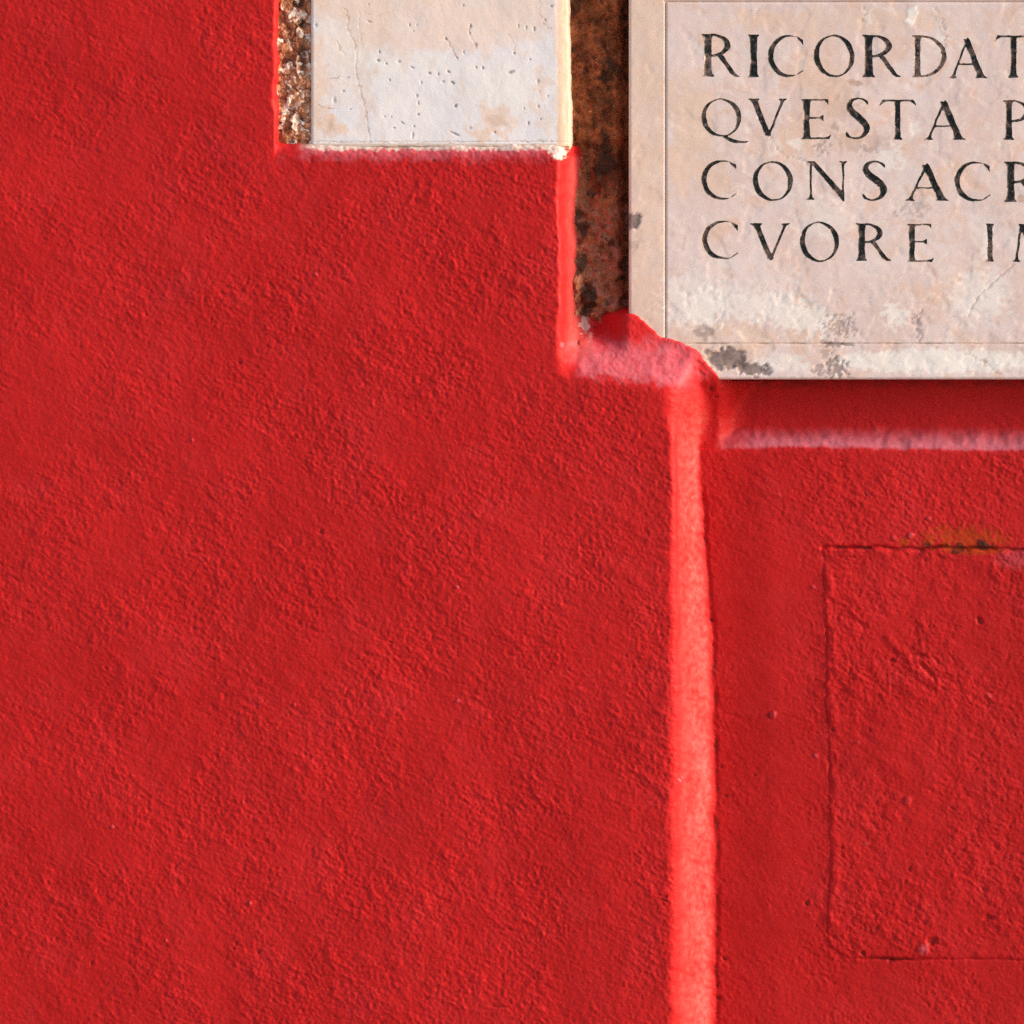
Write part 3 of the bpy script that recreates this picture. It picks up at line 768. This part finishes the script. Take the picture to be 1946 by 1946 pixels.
def contour(ax, ay, f, lev=0.585):
    """marching squares: shared vertices and segments"""
    ids = {}; pts = []; segs = []
    ny, nx = f.shape
    def vert(a, b):
        key = (a, b)
        if key not in ids:
            fa, fb = f[a], f[b]
            t = min(max((lev - fa) / (fb - fa), 0.04), 0.96)
            ids[key] = len(pts)
            pts.append((ax[a[1]] + t * (ax[b[1]] - ax[a[1]]), ay[a[0]] + t * (ay[b[0]] - ay[a[0]])))
        return ids[key]
    s = (f > lev).astype(int)
    code = s[:-1, :-1] + 2 * s[:-1, 1:] + 4 * s[1:, 1:] + 8 * s[1:, :-1]
    tab = {1: [(3, 0)], 2: [(0, 1)], 3: [(3, 1)], 4: [(1, 2)], 5: [(3, 0), (1, 2)], 6: [(0, 2)], 7: [(3, 2)],
           8: [(2, 3)], 9: [(0, 2)], 10: [(0, 1), (2, 3)], 11: [(1, 2)], 12: [(1, 3)], 13: [(0, 1)], 14: [(0, 3)]}
    for i, j in zip(*np.nonzero((code > 0) & (code < 15))):
        i, j = int(i), int(j)
        e = [((i, j), (i, j + 1)), ((i, j + 1), (i + 1, j + 1)), ((i + 1, j), (i + 1, j + 1)), ((i, j), (i + 1, j))]
        for a, b in tab[int(code[i, j])]:
            segs.append((vert(*e[a]), vert(*e[b])))
    return np.array(pts), segs

def bilin(ax, ay, f, x, y):
    u = (x - ax[0]) / (ax[1] - ax[0]); v = (y - ay[0]) / (ay[1] - ay[0])
    ok = (u >= 0) & (v >= 0) & (u < len(ax) - 1.001) & (v < len(ay) - 1.001)
    u = np.clip(u, 0, len(ax) - 1.001); v = np.clip(v, 0, len(ay) - 1.001)
    i = v.astype(int); j = u.astype(int); a = u - j; b = v - i
    r = (f[i, j] * (1 - a) + f[i, j + 1] * a) * (1 - b) + (f[i + 1, j] * (1 - a) + f[i + 1, j + 1] * a) * b
    return np.where(ok, r, 0)

PX0, PX1, PY0, PY1 = 1195, 2590, -72, 721
def refine(base, extra):
    a = np.array(sorted(set(np.round(list(base) + list(extra), 2))))
    keep = [a[0]]
    for q in a[1:]:
        if q - keep[-1] > 0.55: keep.append(q)
    return np.array(keep)
sx_ = refine(list(np.arange(PX0, 1962, 2.9)) + list(np.arange(1962, PX1, 14)), [PX0 + 1, PX0 + 2.2, 1261, 1262.8, 1264.5, 1266.2, 1268, PX1])
sy_ = refine(np.arange(PY0, PY1, 2.9), [1, 2.7, 4.4, 6, 649.5, 651.2, 653, 654.8, 656.6, PY1 - 2.2, PY1 - 1, PY1])
SX, SY = np.meshgrid(sx_, sy_)
SX = SX.ravel(); SY = SY.ravel()
letters = []
seed = 600
owner = np.full(len(SX), -1)
best = np.zeros(len(SX))
for line_ in LINES:
    for (ch, x0, x1, yt, yb) in line_:
        ax, ay, f = glyph_field(ch, x0, x1, yt, yb, seed); seed += 7
        pts, segs = contour(ax, ay, f)
        letters.append(dict(ch=ch, ax=ax, ay=ay, f=f, pts=pts, segs=segs, box=(ax[0], ax[-1], ay[0], ay[-1])))
        best = np.maximum(best, bilin(ax, ay, f, SX, SY))
keep = best < 0.12
pts_all = [np.stack([SX[keep], SY[keep]], 1)]
n_pts = int(keep.sum()); edges = []
for L in letters:
    pts_all.append(L['pts'])
    edges += [(a + n_pts, b + n_pts) for a, b in L['segs']]
    n_pts += len(L['pts'])
    ix, iy = np.meshgrid(np.arange(L['box'][0], L['box'][1], 1.7), np.arange(L['box'][2], L['box'][3], 1.7))
    fi = bilin(L['ax'], L['ay'], L['f'], ix, iy)
    q = np.stack([ix[fi > 0.76], iy[fi > 0.76]], 1)
    pts_all.append(q); n_pts += len(q)
pts_all = np.vstack(pts_all)
t0 = time.time()
cv, ce, cf, *_ = delaunay_2d_cdt([Vector((p[0], p[1])) for p in pts_all], edges, [], 0, 1e-4, False)
print('cdt', len(pts_all), len(cf), round(time.time() - t0, 2))
cv = np.array([(v.x, v.y) for v in cv]); cf = np.array(cf)
fc = cv[cf].mean(1)
face_owner = np.full(len(cf), -1)
depth = np.zeros(len(cv))
for k, L in enumerate(letters):
    b = L['box']
    m = np.nonzero((fc[:, 0] > b[0]) & (fc[:, 0] < b[1]) & (fc[:, 1] > b[2]) & (fc[:, 1] < b[3]))[0]
    # the contour is a constraint, so a triangle is wholly inside or outside
    ins = bilin(L['ax'], L['ay'], L['f'], fc[m, 0], fc[m, 1]) > 0.585
    face_owner[m[ins]] = k
    vi = np.unique(cf[m[ins]])
    pp = cv[vi]
    dd = np.full(len(pp), 1e9)
    C = L['pts']; A = C[[s_[0] for s_ in L['segs']]]; B = C[[s_[1] for s_ in L['segs']]]
    for a, bb in zip(A, B):
        v_ = bb - a; t = np.clip(((pp - a) @ v_) / (v_ @ v_ + 1e-9), 0, 1)
        dd = np.minimum(dd, np.hypot(*(pp - a - t[:, None] * v_).T))
    depth[vi] = np.maximum(depth[vi], np.where(dd < 0.05, 0, 0.6 + 0.85 * dd))   # mm

x, y = cv[:, 0], cv[:, 1]
g1 = fbm(x / 60, y / 60, 4, 701); g2 = fbm(x / 18, y / 18, 3, 711)
hp = H_PLAQUE + fbm(x / 180, y / 180, 3, 721) * 0.6 + g2 * 0.09
chip_zone = ss(470, 620, y) * 0.9 + 0.35
hp = hp - chip_zone * 0.2 * ss(0.15, 0.45, fbm(x / 42, y / 26, 4, 731)) - 0.3 * ss(0.25, 0.5, fbm(x / 70, y / 70, 4, 741))
gv = lambda d: ss(2.6, 0.3, d)
inner = (y > 0) & (y < 655)
line_g = np.maximum(gv(np.abs(x - 1264.5)) * ss(668, 655, y) * ss(0, 6, y),
                    np.maximum(gv(np.abs(y - 653)) * ss(1263, 1269, x) * (0.35 + 0.65 * ss(-0.2, 0.3, fbm(x / 60, y * 0, 3, 751))), gv(np.abs(y - 3)) * ss(1260, 1264, x)))
hp = hp - 1.5 * line_g
mp_ = np.zeros((len(cv), 4))
mp_[:, 2] = 0.60 * line_g
# rounded arrises
for d in (x - PX0, PY1 - y):
    hp = hp - 2.2 * ss(3.2 + g2 * 1.5, 0, d + g2 * 1.2)
def pmark(ch, cx, cy, rx_, ry_, a, rag=6.0, ang=0, lo=0.05, hi=0.45, sc=12, dz=0.0, seed=760):
    global hp
    b = blob(x + rag * fbm(x / sc, y / sc, 3, seed), y + rag * fbm(x / sc, y / sc, 3, seed + 9), cx, cy, rx_, ry_, ang)
    k = ss(lo, hi, b)
    if ch is not None: mp_[:, ch] = np.maximum(mp_[:, ch], a * k)
    hp = hp - 0.5 * dz * k
# dark broken patches along the foot of the slab
pmark(0, 1382, 681, 42, 24, .92, 9, 0, dz=2.2); pmark(0, 1428, 701, 46, 14, .9, 8, 8, dz=2.0); pmark(0, 1350, 672, 14, 9, .7, 6, 25, dz=1.2)
pmark(0, 1340, 632, 20, 16, .5, 11, 0, seed=790); pmark(0, 1330, 628, 15, 7, .45, 8, -30, seed=791)
pmark(0, 1588, 700, 22, 20, .62, 16, 0, dz=1.5, seed=792, sc=8); pmark(0, 1556, 700, 9, 16, .5, 8, 30, dz=1, seed=793); pmark(0, 1590, 655, 32, 4, .6, 4, -3, dz=1.2, seed=794)
pmark(0, 1596, 620, 34, 26, .5, 26, 0, lo=.35, hi=.6, dz=0.8, seed=795, sc=7); pmark(0, 1568, 675, 8, 14, .4, 8, 0, seed=796)
pmark(0, 1205, 420, 15, 18, .9, 6, 20, dz=2, seed=797); pmark(0, 1205, 465, 14, 10, .25, 10, seed=798)
pmark(0, 1742, 615, 5, 28, .35, 10, -12, dz=.8, seed=799); pmark(0, 1750, 635, 4, 16, .4, 8, -10, seed=800)
pmark(0, 1560, 282, 22, 12, .5, 18, 0, lo=.3, hi=.6, seed=801, sc=7); pmark(0, 1650, 285, 22, 8, .4, 14, 0, lo=.3, hi=.6, seed=802, sc=7)
pmark(0, 1585, 240, 9, 8, .4, 8, 0, seed=803); pmark(0, 1700, 408, 8, 6, .45, 8, 0, lo=.3, seed=804)
pmark(0, 1740, 395, 30, 22, .3, 24, 0, lo=.3, hi=.7, seed=805, sc=9)
pmark(2, 1624, 157, 18, 5, .55, 3, 8, seed=806); pmark(2, 1872, 690, 4, 10, .5, 3, 0, seed=807)
pmark(2, 1945, 380, 12, 10, .5, 6, 0, seed=808); pmark(2, 1640, 270, 60, 18, .25, 14, 0, seed=809); pmark(2, 1590, 190, 40, 50, .22, 20, 0, seed=810)
# cream chips and fillers
pmark(1, 1732, 30, 12, 24, .9, 6, 25, dz=-.8, seed=820); pmark(1, 1650, 30, 6, 20, .6, 8, 0, seed=821); pmark(1, 1785, 60, 6, 28, .5, 8, -14, seed=822)
pmark(1, 1340, 585, 40, 42, .75, 20, 0, seed=823, dz=.6); pmark(1, 1310, 570, 60, 60, .4, 26, 0, seed=824); pmark(1, 1420, 575, 120, 34, .5, 30, 10, seed=825)
pmark(1, 1520, 600, 80, 34, .7, 26, 15, seed=826, dz=.4); pmark(1, 1700, 600, 26, 26, .7, 16, 0, seed=827); pmark(1, 1620, 690, 320, 20, .0, 8, 0, seed=828)
pmark(1, 1780, 686, 230, 26, .8, 10, 0, seed=829); pmark(1, 1480, 690, 60, 18, .55, 14, 0, seed=830); pmark(1, 1512, 272, 16, 9, .6, 8, 0, seed=831)
pmark(1, 1690, 300, 30, 30, .5, 22, 0, seed=832); pmark(1, 1875, 460, 10, 40, .7, 10, 8, seed=833); pmark(1, 1738, 245, 10, 14, .5, 6, 0, seed=834)
pmark(1, 1860, 560, 70, 50, .45, 34, 0, seed=835); pmark(1, 1560, 420, 60, 50, .3, 30, 0, seed=836)
# peach tint of the left border strip and along the upper left
mp_[:, 3] = 0.75 * ss(1273, 1261, x + g1 * 3) * (0.75 + 0.25 * ss(-.3, .3, g1))
pmark(3, 1315, 240, 60, 140, .75, 40, 0, seed=840, sc=50, hi=.8); pmark(3, 1350, 330, 50, 50, .6, 30, 0, seed=841, sc=30); pmark(3, 1560, 190, 70, 120, .4, 40, 0, seed=842, sc=40)
pmark(3, 1600, 40, 260, 26, .5, 18, 0, seed=843, sc=30); pmark(3, 1360, 660, 120, 60, .5, 30, 0, seed=844, sc=30)
# fine cracks
for pts_c, wd, a in [([(1752, 590), (1744, 610), (1752, 632), (1748, 650)], 2.4, .5), ([(1640, 4), (1644, 22), (1638, 40)], 1.6, .35),
                     ([(1776, 12), (1790, 40), (1796, 70), (1790, 105)], 1.8, .3), ([(1560, 650), (1590, 652), (1622, 657)], 3, .65),
                     ([(1830, 670), (1870, 690), (1900, 712)], 1.8, .25), ([(1930, 500), (1860, 560), (1840, 600)], 1.8, .3),
                     ([(1430, 200), (1480, 290), (1560, 320)], 1.5, .2)]:
    q = seg_dist(x + 4 * fbm(x / 12, y / 12, 2, 860), y + 4 * fbm(x / 12, y / 12, 2, 861), pts_c)
    k = ss(wd, .3, q); hp = hp - .5 * k
    mp_[:, 0] = np.maximum(mp_[:, 0], a * k)
VP = P(x, y, hp - depth)
# picture y runs down: make triangles face the camera
def facing(f):
    a, b, c = VP[f[:, 0]], VP[f[:, 1]], VP[f[:, 2]]
    n_ = np.cross(b - a, c - a)
    f = f.copy(); flip = n_[:, 1] > 0
    f[flip] = f[flip][:, ::-1]
    return f
cf = facing(cf)
sel = face_owner < 0
# slab: front plus its own sides and back
v, f, m = compact(VP, cf[sel], mp_)
ring = ([(q, PY0) for q in sx_] + [(PX1, q) for q in sy_[1:]] + [(q, PY1) for q in sx_[::-1][1:]] + [(PX0, q) for q in sy_[::-1][1:-1]])
key = {(round(a, 1), round(b, 1)): i for i, (a, b) in enumerate(cv[np.unique(cf[sel])])}
ri = [key[(round(a, 1), round(b, 1))] for a, b in ring if (round(a, 1), round(b, 1)) in key]
back = v[ri].copy(); shift = 0.052
back[:, 1] += shift                                      # straight back, square to the wall
nb = len(v); quads = []
for k in range(len(ri)):
    k2 = (k + 1) % len(ri)
    quads += [(ri[k], ri[k2], nb + k2), (ri[k], nb + k2, nb + k)]
v2 = np.vstack([v, back]); m2 = np.vstack([m, m[ri]])
quads = np.array(quads)
slab = mesh_from('slab', v2, np.vstack([f, quads]), M_PLAQUE, plaque, m2)
for k, L in enumerate(letters):
    ff = cf[face_owner == k]
    fm = np.zeros((len(cv), 4))
    ff_v = np.unique(ff)
    lx_, ly_ = cv[ff_v, 0], cv[ff_v, 1]
    worn = 0.5 * ss(0.05, 0.5, fbm(lx_ / 22, ly_ / 22, 3, 900))
    for (cx, cy, rx_, ry_, a) in [(1346, 120, 14, 22, .9), (1765, 108, 60, 60, .72), (1762, 140, 40, 16, .5), (1790, 75, 30, 22, .4),
                                  (1881, 478, 14, 26, .8), (1340, 430, 16, 30, .45), (1700, 340, 26, 40, .3), (1345, 78, 10, 10, .4)]:
        worn = np.maximum(worn, a * ss(0, .5, blob(lx_, ly_, cx, cy, rx_, ry_)) * ss(-.5, .1, fbm(lx_ / 9, ly_ / 9, 2, 910)))
    fm[ff_v, 0] = np.clip(worn, 0, 1)
    vv_, f_, m_ = compact(VP, ff, fm)
    mesh_from('letter', vv_, f_, M_LETTER, plaque, m_)
